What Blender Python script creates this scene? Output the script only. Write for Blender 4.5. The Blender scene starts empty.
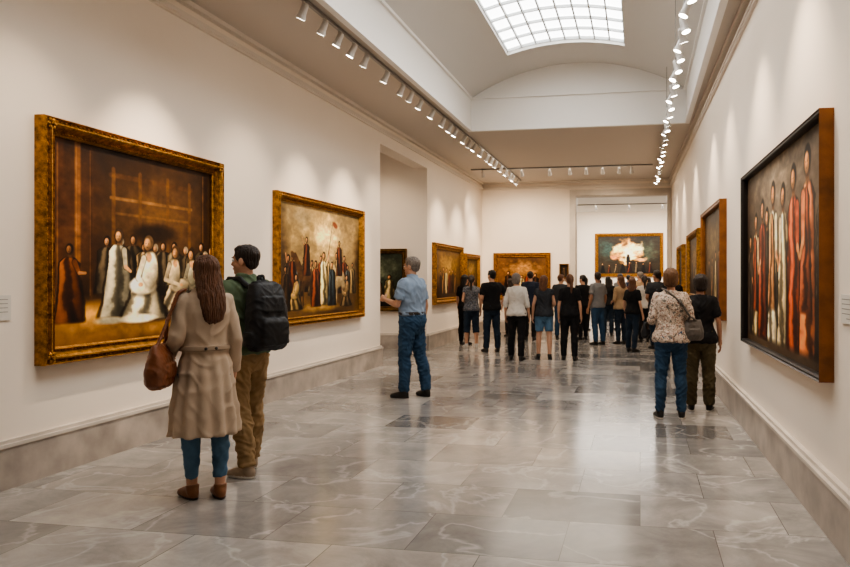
import bpy, math, random
import numpy as np
from mathutils import Vector, Matrix, noise
random.seed(4)
scn = bpy.context.scene
coll = scn.collection

def C(h, k=1.0):
    h = h.lstrip('#')
    r = [int(h[i:i+2], 16)/255 for i in (0, 2, 4)]
    return tuple([min(1, ((c/12.92) if c <= .04045 else ((c+.055)/1.055)**2.4)*k) for c in r]) + (1,)

# ------------------------------------------------------------------ materials
def mat(name, col, rough=.6, metal=0, bump=None, spec=.5, var=0.0, vscale=3, emit=None, stretch=(1, 1, 1)):
    m = bpy.data.materials.new(name); m.use_nodes = True
    nt = m.node_tree; b = nt.nodes['Principled BSDF']
    b.inputs['Base Color'].default_value = col
    b.inputs['Roughness'].default_value = rough
    b.inputs['Metallic'].default_value = metal
    b.inputs['Specular IOR Level'].default_value = spec
    if emit:
        b.inputs['Emission Color'].default_value = emit[0]
        b.inputs['Emission Strength'].default_value = emit[1]
    tc = nt.nodes.new('ShaderNodeTexCoord'); mp = nt.nodes.new('ShaderNodeMapping')
    mp.inputs['Scale'].default_value = stretch
    nt.links.new(tc.outputs['Object'], mp.inputs['Vector'])
    if var > 0:
        n = nt.nodes.new('ShaderNodeTexNoise'); n.inputs['Scale'].default_value = vscale
        n.inputs['Detail'].default_value = 6
        nt.links.new(mp.outputs[0], n.inputs['Vector'])
        r = nt.nodes.new('ShaderNodeValToRGB')
        r.color_ramp.elements[0].position = .3; r.color_ramp.elements[1].position = .7
        r.color_ramp.elements[0].color = tuple(c*(1-var) for c in col[:3])+(1,)
        r.color_ramp.elements[1].color = tuple(min(1, c*(1+var)) for c in col[:3])+(1,)
        nt.links.new(n.outputs['Fac'], r.inputs[0]); nt.links.new(r.outputs[0], b.inputs['Base Color'])
    if bump:
        n = nt.nodes.new('ShaderNodeTexNoise'); n.inputs['Scale'].default_value = bump[0]
        n.inputs['Detail'].default_value = 5
        nt.links.new(mp.outputs[0], n.inputs['Vector'])
        bp = nt.nodes.new('ShaderNodeBump'); bp.inputs['Strength'].default_value = bump[1]
        bp.inputs['Distance'].default_value = bump[2] if len(bump) > 2 else .01
        nt.links.new(n.outputs['Fac'], bp.inputs['Height']); nt.links.new(bp.outputs[0], b.inputs['Normal'])
    return m

def floral(name, base, c2, c3, scale=22):
    m = mat(name, base, .8, bump=(60, .3))
    nt = m.node_tree; b = nt.nodes['Principled BSDF']
    tc = nt.nodes.new('ShaderNodeTexCoord'); v = nt.nodes.new('ShaderNodeTexVoronoi')
    v.inputs['Scale'].default_value = scale
    n = nt.nodes.new('ShaderNodeTexNoise'); n.inputs['Scale'].default_value = scale*1.3
    nt.links.new(tc.outputs['Object'], v.inputs['Vector']); nt.links.new(tc.outputs['Object'], n.inputs['Vector'])
    r = nt.nodes.new('ShaderNodeValToRGB'); r.color_ramp.interpolation = 'CONSTANT'
    e = r.color_ramp.elements; e[0].color = c2; e[0].position = 0; e[1].position = .25; e[1].color = base
    x = r.color_ramp.elements.new(.66); x.color = c3
    nt.links.new(v.outputs['Distance'], r.inputs[0])
    r2 = nt.nodes.new('ShaderNodeValToRGB'); r2.color_ramp.interpolation = 'CONSTANT'
    r2.color_ramp.elements[0].color = (0, 0, 0, 1); r2.color_ramp.elements[1].color = (1, 1, 1, 1); r2.color_ramp.elements[1].position = .6
    nt.links.new(n.outputs['Fac'], r2.inputs[0])
    mx = nt.nodes.new('ShaderNodeMix'); mx.data_type = 'RGBA'
    nt.links.new(r2.outputs[0], mx.inputs[0]); nt.links.new(r.outputs[0], mx.inputs[6]); mx.inputs[7].default_value = c2
    nt.links.new(mx.outputs[2], b.inputs['Base Color'])
    return m

def marble_floor():
    m = bpy.data.materials.new('polished_marble_tiles'); m.use_nodes = True
    nt = m.node_tree; b = nt.nodes['Principled BSDF']; L = nt.links.new
    tc = nt.nodes.new('ShaderNodeTexCoord')
    br = nt.nodes.new('ShaderNodeTexBrick')
    br.inputs['Scale'].default_value = 1; br.inputs['Brick Width'].default_value = .86
    br.inputs['Row Height'].default_value = .62; br.inputs['Mortar Size'].default_value = .0026
    br.inputs['Mortar Smooth'].default_value = .1
    br.offset = .5
    br.inputs['Color1'].default_value = (0, 0, 0, 1); br.inputs['Color2'].default_value = (1, 1, 1, 1)
    br.inputs['Mortar'].default_value = (.3, .3, .3, 1)
    L(tc.outputs['Object'], br.inputs['Vector'])
    r = nt.nodes.new('ShaderNodeValToRGB')
    e = r.color_ramp.elements
    e[0].position = 0; e[0].color = C('#6a6764'); e[1].position = 1; e[1].color = C('#c8c2ba')
    for p, c in ((.15, '#868380'), (.3, '#aca7a2'), (.45, '#8e8b88'), (.65, '#b7b0a8'), (.8, '#999591')):
        x = e.new(p); x.color = C(c)
    L(br.outputs['Color'], r.inputs[0])
    vm = nt.nodes.new('ShaderNodeVectorMath'); vm.operation = 'MULTIPLY_ADD'
    vm.inputs[1].default_value = (9, 7, 5)
    L(br.outputs['Color'], vm.inputs[0]); L(tc.outputs['Object'], vm.inputs[2])
    n = nt.nodes.new('ShaderNodeTexNoise'); n.inputs['Scale'].default_value = 2.4; n.inputs['Detail'].default_value = 11
    n.inputs['Distortion'].default_value = .5; n.inputs['Roughness'].default_value = .7
    L(vm.outputs[0], n.inputs['Vector'])
    r2 = nt.nodes.new('ShaderNodeValToRGB'); r2.color_ramp.elements[0].position = .35; r2.color_ramp.elements[1].position = .65
    r2.color_ramp.elements[0].color = (.60, .60, .62, 1); r2.color_ramp.elements[1].color = (1.0, .995, .985, 1)
    L(n.outputs['Fac'], r2.inputs[0])
    mx = nt.nodes.new('ShaderNodeMix'); mx.data_type = 'RGBA'; mx.blend_type = 'MULTIPLY'; mx.inputs[0].default_value = 1
    L(r.outputs[0], mx.inputs[6]); L(r2.outputs[0], mx.inputs[7])
    n3 = nt.nodes.new('ShaderNodeTexNoise'); n3.inputs['Scale'].default_value = 1.3; n3.inputs['Detail'].default_value = 8
    n3.inputs['Distortion'].default_value = .6
    L(vm.outputs[0], n3.inputs['Vector'])
    r3 = nt.nodes.new('ShaderNodeValToRGB'); e = r3.color_ramp.elements
    e[0].position = .482; e[0].color = (0, 0, 0, 1); e[1].position = .518; e[1].color = (0, 0, 0, 1)
    x = e.new(.5); x.color = (.3, .3, .3, 1)
    L(n3.outputs['Fac'], r3.inputs[0])
    mx2 = nt.nodes.new('ShaderNodeMix'); mx2.data_type = 'RGBA'
    L(r3.outputs[0], mx2.inputs[0]); L(mx.outputs[2], mx2.inputs[6]); mx2.inputs[7].default_value = C('#e4e0da')
    mx3 = nt.nodes.new('ShaderNodeMix'); mx3.data_type = 'RGBA'
    L(br.outputs['Fac'], mx3.inputs[0]); L(mx2.outputs[2], mx3.inputs[6]); mx3.inputs[7].default_value = C('#625e5a')
    L(mx3.outputs[2], b.inputs['Base Color'])
    mr = nt.nodes.new('ShaderNodeMapRange'); mr.inputs['To Min'].default_value = .12; mr.inputs['To Max'].default_value = .23
    L(n.outputs['Fac'], mr.inputs['Value']); L(mr.outputs[0], b.inputs['Roughness'])
    b.inputs['Specular IOR Level'].default_value = .75
    return m

M_WALL = mat('gallery_wall_paint', C('#ece0d2'), .85, bump=(180, .06), var=.02, vscale=.8)
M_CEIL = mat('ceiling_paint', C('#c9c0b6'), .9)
M_VAULT = mat('vault_plaster', C('#dad7d2'), .9)
M_WELL = mat('skylight_well_paint', C('#f2efea'), .9)
M_TRIM = mat('trim_paint', C('#ddd3c7'), .6)
M_BASE = mat('marble_baseboard', C('#aba096'), .35, var=.3, vscale=3.5)
M_BASET = mat('marble_moulding', C('#c9bfb4'), .4, var=.1, vscale=3)
M_STONE = mat('door_casing_stone', C('#c3b9ad'), .5, var=.1, vscale=3)
M_FLOOR = marble_floor()
M_GOLD = mat('gilt_frame', C('#a0722f'), .4, .7, bump=(70, .9, .01), var=.6, vscale=22)
M_GOLD2 = mat('dark_gilt_frame', C('#7c5a2a'), .45, .6, bump=(60, .5, .006), var=.45, vscale=18)
M_WOODF = mat('walnut_frame', C('#8a5526'), .4, .2, bump=(40, .2), var=.3, vscale=8)
M_BLACKF = mat('black_frame', C('#1d1814'), .4)
M_RAIL = mat('track_rail_metal', C('#8a8784'), .4, .3)
M_HEAD = mat('spotlight_housing', C('#c5c0ba'), .4, .2)
M_LENS = mat('spotlight_lens', (1, 1, 1, 1), .3, emit=((1, .88, .72, 1), 25))
M_PANE = mat('skylight_glass', (1, 1, 1, 1), .4, emit=((1, .99, .97, 1), 5.6))
M_BAR = mat('skylight_bars', C('#b9bcbc'), .5)
M_LABEL = mat('label_card', C('#d9d3ca'), .6)
M_INK = mat('label_ink', C('#8f8982'), .6)

# ------------------------------------------------------------------ builder
class B:
    def __init__(s): s.V = []; s.F = []; s.MI = []; s.M = Matrix.Identity(4); s.mi = 0
    def add(s, vs, fs):
        o = len(s.V)
        for v in vs: s.V.append(tuple(s.M @ Vector(v)))
        for f in fs: s.F.append([i+o for i in f]); s.MI.append(s.mi)
    def sph(s, c, r, R=None, n=16, k=10):
        if not hasattr(r, '__len__'): r = (r, r, r)
        vs = []; c = Vector(c)
        for j in range(k+1):
            a = math.pi*j/k
            for i in range(n):
                b = 2*math.pi*i/n
                p = Vector((r[0]*math.sin(a)*math.cos(b), r[1]*math.sin(a)*math.sin(b), r[2]*math.cos(a)))
                if R is not None: p = R @ p
                vs.append(c+p)
        fs = [[j*n+i, j*n+(i+1) % n, (j+1)*n+(i+1) % n, (j+1)*n+i] for j in range(k) for i in range(n)]
        s.add(vs, fs)
    def fr(s, p0, p1, r0, r1, n=16):
        p0 = Vector(p0); p1 = Vector(p1); d = p1-p0
        q = d.to_track_quat('Z', 'Y')
        vs = []
        for p, r in ((p0, r0), (p1, r1)):
            for i in range(n):
                b = 2*math.pi*i/n
                vs.append(p + q @ Vector((r*math.cos(b), r*math.sin(b), 0)))
        fs = [[i, (i+1) % n, n+(i+1) % n, n+i] for i in range(n)] + [list(range(n))[::-1], list(range(n, 2*n))]
        s.add(vs, fs)
    def chain(s, pts, c0=True, c1=True):
        for i, (p, r) in enumerate(pts):
            if (i > 0 or c0) and (i < len(pts)-1 or c1): s.sph(p, r, n=14, k=8)
            if i: s.fr(pts[i-1][0], p, pts[i-1][1], r)
    def loft(s, rings, n=32, ex=2.0):
        vs = []
        for rg in rings:
            cx, cy, z, rx, ry = rg[:5]; amp, k, ph = (rg[5:8] if len(rg) > 5 else (0, 0, 0))
            for i in range(n):
                a = 2*math.pi*i/n; ca, sa = math.cos(a), math.sin(a)
                m = 1+amp*math.sin(k*a+ph)
                vs.append((cx+rx*m*math.copysign(abs(ca)**(2/ex), ca), cy+ry*m*math.copysign(abs(sa)**(2/ex), sa), z))
        fs = [[j*n+i, j*n+(i+1) % n, (j+1)*n+(i+1) % n, (j+1)*n+i] for j in range(len(rings)-1) for i in range(n)]
        fs += [list(range(n))[::-1], list(range((len(rings)-1)*n, len(rings)*n))]
        s.add(vs, fs)
    def box(s, a, b):
        x0, y0, z0 = a; x1, y1, z1 = b
        s.add([(x0, y0, z0), (x1, y0, z0), (x1, y1, z0), (x0, y1, z0), (x0, y0, z1), (x1, y0, z1), (x1, y1, z1), (x0, y1, z1)],
              [[0, 3, 2, 1], [4, 5, 6, 7], [0, 1, 5, 4], [1, 2, 6, 5], [2, 3, 7, 6], [3, 0, 4, 7]])

def raw(b, name, mats, parent=None, smooth=False):
    me = bpy.data.meshes.new(name); me.from_pydata(b.V, [], b.F)
    for m in mats: me.materials.append(m)
    me.polygons.foreach_set('material_index', b.MI)
    me.polygons.foreach_set('use_smooth', [smooth]*len(me.polygons)); me.update()
    ob = bpy.data.objects.new(name, me); coll.objects.link(ob)
    if parent: ob.parent = parent
    return ob

def voxmesh(b, name, voxel, it=3, disp=0, freq=9, zs=.5, seed=0):
    me = bpy.data.meshes.new('t'); me.from_pydata(b.V, [], b.F); me.update()
    ob = bpy.data.objects.new('t', me); coll.objects.link(ob)
    r = ob.modifiers.new('r', 'REMESH'); r.mode = 'VOXEL'; r.voxel_size = voxel
    if it:
        sm = ob.modifiers.new('s', 'SMOOTH'); sm.factor = .5; sm.iterations = it
    dg = bpy.context.evaluated_depsgraph_get()
    m2 = bpy.data.meshes.new_from_object(ob.evaluated_get(dg))
    bpy.data.objects.remove(ob); bpy.data.meshes.remove(me); m2.name = name
    if disp:
        n = len(m2.vertices)
        co = np.empty(n*3); no = np.empty(n*3)
        m2.vertices.foreach_get('co', co); m2.vertices.foreach_get('normal', no)
        co = co.reshape(-1, 3); no = no.reshape(-1, 3)
        def fn(c):
            a = noise.noise(Vector((c[0]*freq+seed*3.1, c[1]*freq, c[2]*freq*zs+1.7*c[0]*freq*zs)))
            q = noise.noise(Vector((c[0]*freq*1.1+seed, c[1]*freq*1.1+9, c[2]*freq*1.5*zs-1.2*abs(c[0])*freq*zs)))
            return .55*a+.45*(1-5*abs(q) if abs(q) < .3 else -.5)+.25*noise.noise(Vector((c[0]*freq*2.6, c[1]*freq*2.6+seed, c[2]*freq*2.8*zs)))
        d = np.array([fn(c) for c in co])
        co += no*((d+.35)*disp)[:, None]
        m2.vertices.foreach_set('co', co.ravel())
    m2.polygons.foreach_set('use_smooth', [True]*len(m2.polygons)); m2.update()
    return m2

def vox(b, name, mats, parent, voxel, it=3, disp=0, freq=9, zs=.5, seed=0, floor_clamp=False, split_z=None, world=None):
    m = voxmesh(b, name, voxel, it, disp, freq, zs, seed)
    if floor_clamp:
        for v in m.vertices:
            if v.co.z < .002: v.co.z = .002
    for x in mats: m.materials.append(x)
    if split_z is not None:
        for p in m.polygons: p.material_index = 1 if p.center.z < split_z else 0
    ob = bpy.data.objects.new(name, m); coll.objects.link(ob)
    if parent: ob.parent = parent
    if world is not None:
        m.transform(world)
        n = len(m.vertices); co = np.empty(n*3); m.vertices.foreach_get('co', co); c = co.reshape(-1, 3).mean(0)
        m.transform(Matrix.Translation(-Vector(c))); ob.location = Vector(c)
    return ob

# ------------------------------------------------------------------ room
def box(name, a, b_, m):
    b = B(); b.box(a, b_); return raw(b, name, [m])

ZC = 4.3
Y0, YB, YF = -5.0, 19.8, 29.0
OP0, OP1, OPH = 11.7, 14.46, 3.9
WR = lambda y: 1.2-.0175*y

b = B(); b.add([(-10, Y0-.3, 0), (5, Y0-.3, 0), (5, YF+.3, 0), (-10, YF+.3, 0)], [[0, 1, 2, 3]]); raw(b, 'floor', [M_FLOOR])
b = B(); b.box((-4.8, Y0, 0), (-4.5, OP0, ZC)); b.box((-4.8, OP0, OPH), (-4.5, OP1, ZC)); b.box((-4.8, OP1, 0), (-4.5, YB, ZC)); raw(b, 'wall_left', [M_WALL])
b = B()
b.add([(WR(Y0), Y0, 0), (WR(YB), YB, 0), (WR(YB), YB, 6), (WR(Y0), Y0, 6), (WR(Y0)+.3, Y0, 0), (WR(YB)+.3, YB, 0), (WR(YB)+.3, YB, 6), (WR(Y0)+.3, Y0, 6)],
      [[0, 3, 2, 1], [4, 5, 6, 7], [0, 1, 5, 4], [3, 7, 6, 2], [1, 2, 6, 5], [0, 4, 7, 3]])
raw(b, 'wall_right', [M_WALL])
DX0, DX1, DH = -1.80, .76, 3.88
b = B(); b.box((-4.5, YB, 0), (DX0, YB+.35, ZC)); b.box((DX0, YB, DH), (DX1, YB+.35, ZC)); b.box((DX1, YB, 0), (WR(YB)+.3, YB+.35, ZC)); raw(b, 'wall_back', [M_WALL])
box('wall_front', (-4.8, Y0-.3, 0), (1.7, Y0, 6), M_WALL)
box('wall_side_gallery_far', (-9.3, OP1, 0), (-4.8, OP1+.3, ZC), M_WALL)
box('wall_side_gallery_left', (-9.6, 8, 0), (-9.3, OP1+.3, ZC), M_WALL)
box('wall_side_gallery_near', (-9.3, 7.7, 0), (-4.8, 8, ZC), M_WALL)
box('wall_far_room_back', (-6, YF, 0), (4.5, YF+.3, ZC), M_WALL)
box('wall_far_room_left', (-6.3, YB+.35, 0), (-6, YF+.3, ZC), M_WALL)
box('wall_far_room_right', (4.5, YB+.35, 0), (4.8, YF+.3, ZC), M_WALL)
b = B(); b.box((-6, YB+.05, 0), (-4.5, YB+.35, ZC)); b.box((WR(YB)+.3, YB+.05, 0), (4.5, YB+.35, ZC)); raw(b, 'wall_far_room_front', [M_WALL])
box('ceiling_far_room', (-6.3, YB+.3, ZC), (4.8, YF+.3, ZC+.1), M_WELL)
box('ceiling_side_gallery', (-9.6, 7.7, ZC), (-4.5, OP1+.3, ZC+.1), M_CEIL)
WX0, WX1, WY = -3.1, .8, 12.7
b = B()
b.box((-4.8, Y0-.3, ZC), (WX0-.03, WY+.03, ZC+.1)); b.box((WX1+.03, Y0-.3, ZC), (1.6, WY+.03, ZC+.1)); b.box((-4.8, WY+.03, ZC), (1.6, YB+.3, ZC+.1))
raw(b, 'ceiling', [M_CEIL])
SZ = 4.88; RISE = .56; cxv = (WX0+WX1)/2; half = (WX1-WX0)/2; R = (half**2+RISE**2)/(2*RISE)
vz = lambda x: SZ+RISE-R+math.sqrt(max(0, R*R-(x-cxv)**2))
b = B(); b.box((WX0-.02, Y0, ZC-.001), (WX0, WY, SZ)); b.box((WX1, Y0, ZC-.001), (WX1+.02, WY, SZ))
for yy in (WY, Y0):
    xs = np.linspace(WX0, WX1, 33)
    vs = [(x, yy, ZC-.001) for x in xs]+[(x, yy, vz(x)) for x in xs]
    b.add(vs, [[i, i+1, 34+i, 33+i] for i in range(32)])
raw(b, 'ceiling_skylight_well', [M_WELL])
SX0, SX1, SY0, SY1 = -2.2, -.25, 2.5, 11.6
b = B()
def strip(x0, x1, y0, y1, n, dz=0):
    xs = np.linspace(x0, x1, n+1)
    b.add([(x, y0, vz(x)+dz) for x in xs]+[(x, y1, vz(x)+dz) for x in xs], [[i, i+1, n+2+i, n+1+i] for i in range(n)])
strip(WX0, SX0, Y0, WY, 12); strip(SX1, WX1, Y0, WY, 12); strip(SX0, SX1, Y0, SY0, 20); strip(SX0, SX1, SY1, WY, 20)
xs = np.linspace(SX0, SX1, 21)
for yy in (SY0, SY1):
    b.add([(x, yy, vz(x)) for x in xs]+[(x, yy, vz(x)+.12) for x in xs], [[i, i+1, 22+i, 21+i] for i in range(20)])
for xx in (SX0, SX1): b.add([(xx, SY0, vz(xx)), (xx, SY1, vz(xx)), (xx, SY1, vz(xx)+.12), (xx, SY0, vz(xx)+.12)], [[0, 1, 2, 3]])
v = raw(b, 'ceiling_vault', [M_VAULT], smooth=True)
b = B(); strip(SX0, SX1, SY0, SY1, 8, .11)
b.mi = 1
NX = 8
for i in range(NX+1):
    x = SX0+(SX1-SX0)*i/NX; w = .011
    b.box((x-w, SY0, vz(x)+.055), (x+w, SY1, vz(x)+.10))
ny = 20
for j in range(ny+1):
    y = SY0+(SY1-SY0)*j/ny
    for i in range(NX):
        xa = SX0+(SX1-SX0)*i/NX; xb = SX0+(SX1-SX0)*(i+1)/NX; w = .011
        za, zb = vz(xa)+.055, vz(xb)+.055
        b.add([(xa, y-w, za), (xb, y-w, zb), (xb, y+w, zb), (xa, y+w, za), (xa, y-w, za+.045), (xb, y-w, zb+.045), (xb, y+w, zb+.045), (xa, y+w, za+.045)],
              [[0, 3, 2, 1], [4, 5, 6, 7], [0, 1, 5, 4], [1, 2, 6, 5], [2, 3, 7, 6], [3, 0, 4, 7]])
raw(b, 'window_skylight', [M_PANE, M_BAR])

# trims
def base_run(b, x0, x1, y0, y1, nx, ny):
    for (o, z0, z1, mi) in ((.05, 0, .30, 0), (.06, .30, .325, 1), (.035, .325, .35, 1)):
        b.mi = mi
        b.box((min(x0, x1, x0+nx*o, x1+nx*o), min(y0, y1, y0+ny*o, y1+ny*o), z0), (max(x0, x1, x0+nx*o, x1+nx*o), max(y0, y1, y0+ny*o, y1+ny*o), z1))
b = B(); base_run(b, -4.5, -4.5, Y0, OP0, 1, 0); base_run(b, -4.5, -4.5, OP1, YB, 1, 0); raw(b, 'baseboard_left', [M_BASE, M_BASET])
b = B(); b.M = Matrix.Translation((WR(0), 0, 0)) @ Matrix.Rotation(.0175, 4, 'Z'); base_run(b, 0, 0, Y0, YB, -1, 0); raw(b, 'baseboard_right', [M_BASE, M_BASET])
b = B(); base_run(b, -4.5, DX0-.16, YB, YB, 0, -1); raw(b, 'baseboard_back', [M_BASE, M_BASET])
b = B(); base_run(b, -9.3, -4.5, OP1, OP1, 0, -1); raw(b, 'baseboard_side_gallery', [M_BASE, M_BASET])
b = B(); base_run(b, -6, 4.5, YF, YF, 0, -1); raw(b, 'baseboard_far_room', [M_BASE, M_BASET])
b = B()
for (o, z0, z1) in ((.035, 4.10, 4.125), (.05, 4.125, 4.15), (.03, 4.15, 4.18), (.07, 4.25, ZC)):
    b.box((-4.5, Y0, z0), (-4.5+o, YB, z1)); b.box((-4.5+o, YB-o, z0), (WR(YB), YB, z1))
raw(b, 'trim_cornice_left', [M_TRIM])
b = B(); b.M = Matrix.Translation((WR(0), 0, 0)) @ Matrix.Rotation(.0175, 4, 'Z')
for (o, z0, z1) in ((.035, 4.10, 4.125), (.05, 4.125, 4.15), (.03, 4.15, 4.18), (.07, 4.25, ZC)): b.box((-o, Y0, z0), (0, YB, z1))
raw(b, 'trim_cornice_right', [M_TRIM])
b = B()
b.box((WX0-.06, Y0, ZC-.03), (WX0+.02, WY-.02, ZC+.02)); b.box((WX1-.02, Y0, ZC-.03), (WX1+.06, WY-.02, ZC+.02)); b.box((WX0-.06, WY-.02, ZC-.03), (WX1+.06, WY+.06, ZC+.02))
b.box((WX0-.0, WY-.04, SZ-.02), (WX1, WY, SZ+.02)); b.box((WX0, Y0, SZ-.02), (WX0+.04, WY-.04, SZ+.02)); b.box((WX1-.04, Y0, SZ-.02), (WX1, WY-.04, SZ+.02))
raw(b, 'trim_skylight_well', [M_WELL])
b = B()
for (o0, o1, t) in ((.10, .16, .04), (.05, .10, .07), (.0, .05, .09)):
    b.box((DX0-o1, YB-t, 0), (DX0-o0, YB, DH+o0)); b.box((DX0-o1, YB-t, DH+o0), (DX1, YB, DH+o1))
b.box((DX1, YB-.05, 0), (DX1+.08, YB, DH+.16))
b.box((DX0, YB, 0), (DX0+.02, YB+.35, DH-.02)); b.box((DX1-.02, YB, 0), (DX1, YB+.35, DH-.02)); b.box((DX0, YB, DH-.02), (DX1, YB+.35, DH))
raw(b, 'trim_doorway_casing', [M_STONE])

# ------------------------------------------------------------------ paintings
def fbm(ny, nx, base, octs, seed, ax=1.0):
    rng = np.random.RandomState(seed); out = np.zeros((ny, nx)); amp = 1; tot = 0
    for o in range(octs):
        by = max(2, int(base*2**o)); bx = max(2, int(base*2**o*ax))
        g = rng.rand(by+1, bx+1)
        yy = np.linspace(0, by, ny); xx = np.linspace(0, bx, nx)
        t = np.array([np.interp(xx, np.arange(bx+1), r) for r in g])
        t = np.array([np.interp(yy, np.arange(by+1), c) for c in t.T]).T
        out += amp*t; tot += amp; amp *= .55
    return out/tot
def h2(h):
    h = h.lstrip('#'); return np.array([int(h[i:i+2], 16)/255 for i in (0, 2, 4)])
DKO = np.array([.09, .065, .045])
class Art:
    def __init__(s, w, h, nx, seed):
        s.w, s.h = w, h; s.nx = nx; s.ny = max(8, int(nx*h/w)); s.asp = w/h
        s.X, s.Y = np.meshgrid(np.linspace(0, s.asp, s.nx), np.linspace(0, 1, s.ny))
        s.A = np.zeros((s.ny, s.nx, 3)); s.n1 = fbm(s.ny, s.nx, 4, 6, seed); s.n2 = fbm(s.ny, s.nx, 14, 4, seed+7); s.n3 = fbm(s.ny, s.nx, 30, 3, seed+9)
        s.rng = np.random.RandomState(seed); s.gain = 1.0
    def mix(s, m, c):
        m = np.clip(m, 0, 1)[..., None]; s.A = s.A*(1-m)+np.asarray(c)*m
    def ell(s, cx, cy, rx, ry, c, soft=.25, ang=0, op=1, rag=.25, shade=0):
        dx = s.X-cx; dy = s.Y-cy; ca, sa = math.cos(ang), math.sin(ang)
        u = (dx*ca+dy*sa)/rx; v_ = (-dx*sa+dy*ca)/ry
        d = np.sqrt(u**2+v_**2)+(s.n2-.5)*rag
        k = .85+.35*s.n3
        if shade: k = k*(1-shade*np.clip(.5*u+.6*v_, -.4, 1))
        s.mix(np.clip((1-d)/soft, 0, 1)*op, np.clip(k[..., None]*np.asarray(c), 0, 1))
    def cap(s, x0, y0, x1, y1, r0, r1, c, soft=.3, op=1):
        dx, dy = x1-x0, y1-y0; L = dx*dx+dy*dy+1e-9
        t = np.clip(((s.X-x0)*dx+(s.Y-y0)*dy)/L, 0, 1)
        d = np.hypot(s.X-x0-t*dx, s.Y-y0-t*dy)/(r0+(r1-r0)*t)
        s.mix(np.clip((1-d)/soft, 0, 1)*op, np.asarray(c)*(.8+.4*s.n3)[..., None])
    def robe(s, cx, top, base, wt, wb, c, lean=0, k=6, dark=.35, outline=True):
        t = (s.Y-top)/(base-top); tt = np.clip(t, 0, 1)
        w = (wt*np.clip(.45+tt/.10*.55, 0, 1)+(wb-wt)*np.clip((tt-.25)/.75, 0, 1)**1.1)
        c0 = cx+lean*(1-tt)+(s.n2-.5)*wb*.35
        u = (s.X-c0)/w
        ph = s.rng.rand()*6; tw = s.rng.uniform(-4, 4)
        q = np.sin(k*u*(1-.3*tt)+ph+tw*tt+6*(s.n2-.5)+6*(s.n1-.5))
        fold = .5+.5*np.sign(q)*np.abs(q)**.6
        side = np.clip(1.08-.6*np.clip(u+.2, 0, 1.3), 0, 1.1)
        col = np.asarray(c)[None, None]*((dark+(1-dark)*fold)*side*(.75+.4*(1-tt)+.2*(s.n1-.5)))[..., None]*1.2
        vm_ = np.clip(t/.03, 0, 1)*np.clip((1-t)/.05, 0, 1)
        if outline: s.mix(np.clip((1.16-np.abs(u))/.10, 0, 1)*vm_*.75, DKO)
        s.mix(np.clip((1-np.abs(u))/.09, 0, 1)*vm_, np.clip(col, 0, 1))
    def head(s, x, y, r, skin, hair):
        skin = np.asarray(skin)
        s.ell(x, y, r*1.3, r*1.45, DKO, .3, op=.6, rag=.1)
        s.ell(x+r*.1, y-r*.22, r*1.05, r*1.12, h2(hair), .2, rag=.2)
        s.ell(x-r*.16, y+r*.12, r*.76, r*.98, skin*.85, .25, rag=.06, shade=.6)
        s.ell(x-r*.36, y-r*.02, r*.30, r*.5, np.clip(skin*1.12, 0, 1), .8, rag=.1)
        for dx_ in (-.46, .06): s.ell(x+r*dx_, y+r*.02, r*.15, r*.09, skin*.3, .6, op=.75, rag=.05)
        s.ell(x-r*.2, y+r*.52, r*.24, r*.09, skin*.4, .6, op=.7, rag=.05)
    def fig(s, cx, base, h, c, skin='#b98b66', hair='#1c130e', lean=0, wb=.2, arm=None, c2=None, wt=.115, hs=1.0):
        skin = h2(skin); sh = base-h*.83; hx = cx+lean
        s.cap(hx, base-h*.88, hx, sh+.03*h, h*.03, h*.04, skin*.6)
        s.robe(cx, sh, base, h*wt, h*wb, h2(c), lean)
        if c2: s.robe(cx-h*.04, sh+h*.02, base-h*.2, h*.07, h*.13, h2(c2), lean)
        if arm:
            ax, ay = arm
            s.cap(hx+math.copysign(h*.08, ax), sh+h*.07, cx+ax*h*.6, sh+ay*h*.5+h*.10, h*.055, h*.045, DKO, .3, .7)
            s.cap(hx+math.copysign(h*.08, ax), sh+h*.07, cx+ax*h*.6, sh+ay*h*.5+h*.10, h*.045, h*.035, h2(c)*.9)
            s.cap(cx+ax*h*.6, sh+ay*h*.5+h*.10, cx+ax*h, sh+ay*h, h*.026, h*.02, skin)
        s.head(hx, base-h*.92, h*.056*hs, skin, hair)
    def seat(s, cx, base, h, c, skin='#b98d68', hair='#3a2c22', face=-1, c2=None):
        cc = h2(c)
        s.ell(cx, base-h*.05, h*.50, h*.09, DKO, .6, op=.8)
        s.robe(cx+face*h*.08, base-h*.46, base, h*.24, h*.42, cc, 0, 8, .35)
        s.ell(cx+face*h*.12, base-h*.40, h*.27, h*.15, DKO, .3, op=.5); s.ell(cx+face*h*.12, base-h*.41, h*.25, h*.12, cc, .25, shade=.6)
        s.ell(cx, base-h*.60, h*.18, h*.25, DKO, .3, op=.7); s.ell(cx, base-h*.60, h*.155, h*.23, cc if c2 is None else h2(c2), .2, shade=.7)
        s.ell(cx+face*h*.02, base-h*.74, h*.06, h*.07, h2(skin)*.9, .3)
        s.cap(cx-h*.11, base-h*.72, cx-h*.20, base-h*.50, h*.06, h*.055, DKO, .3, .6)
        s.cap(cx-h*.11, base-h*.72, cx-h*.20, base-h*.50, h*.048, h*.042, cc*.9); s.cap(cx-h*.20, base-h*.50, cx+face*h*.12, base-h*.42, h*.038, h*.03, cc)
        s.ell(cx+face*h*.16, base-h*.42, h*.045, h*.03, h2(skin), .4)
        s.head(cx+face*h*.03, base-h*.90, h*.085, h2(skin), hair)
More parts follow.
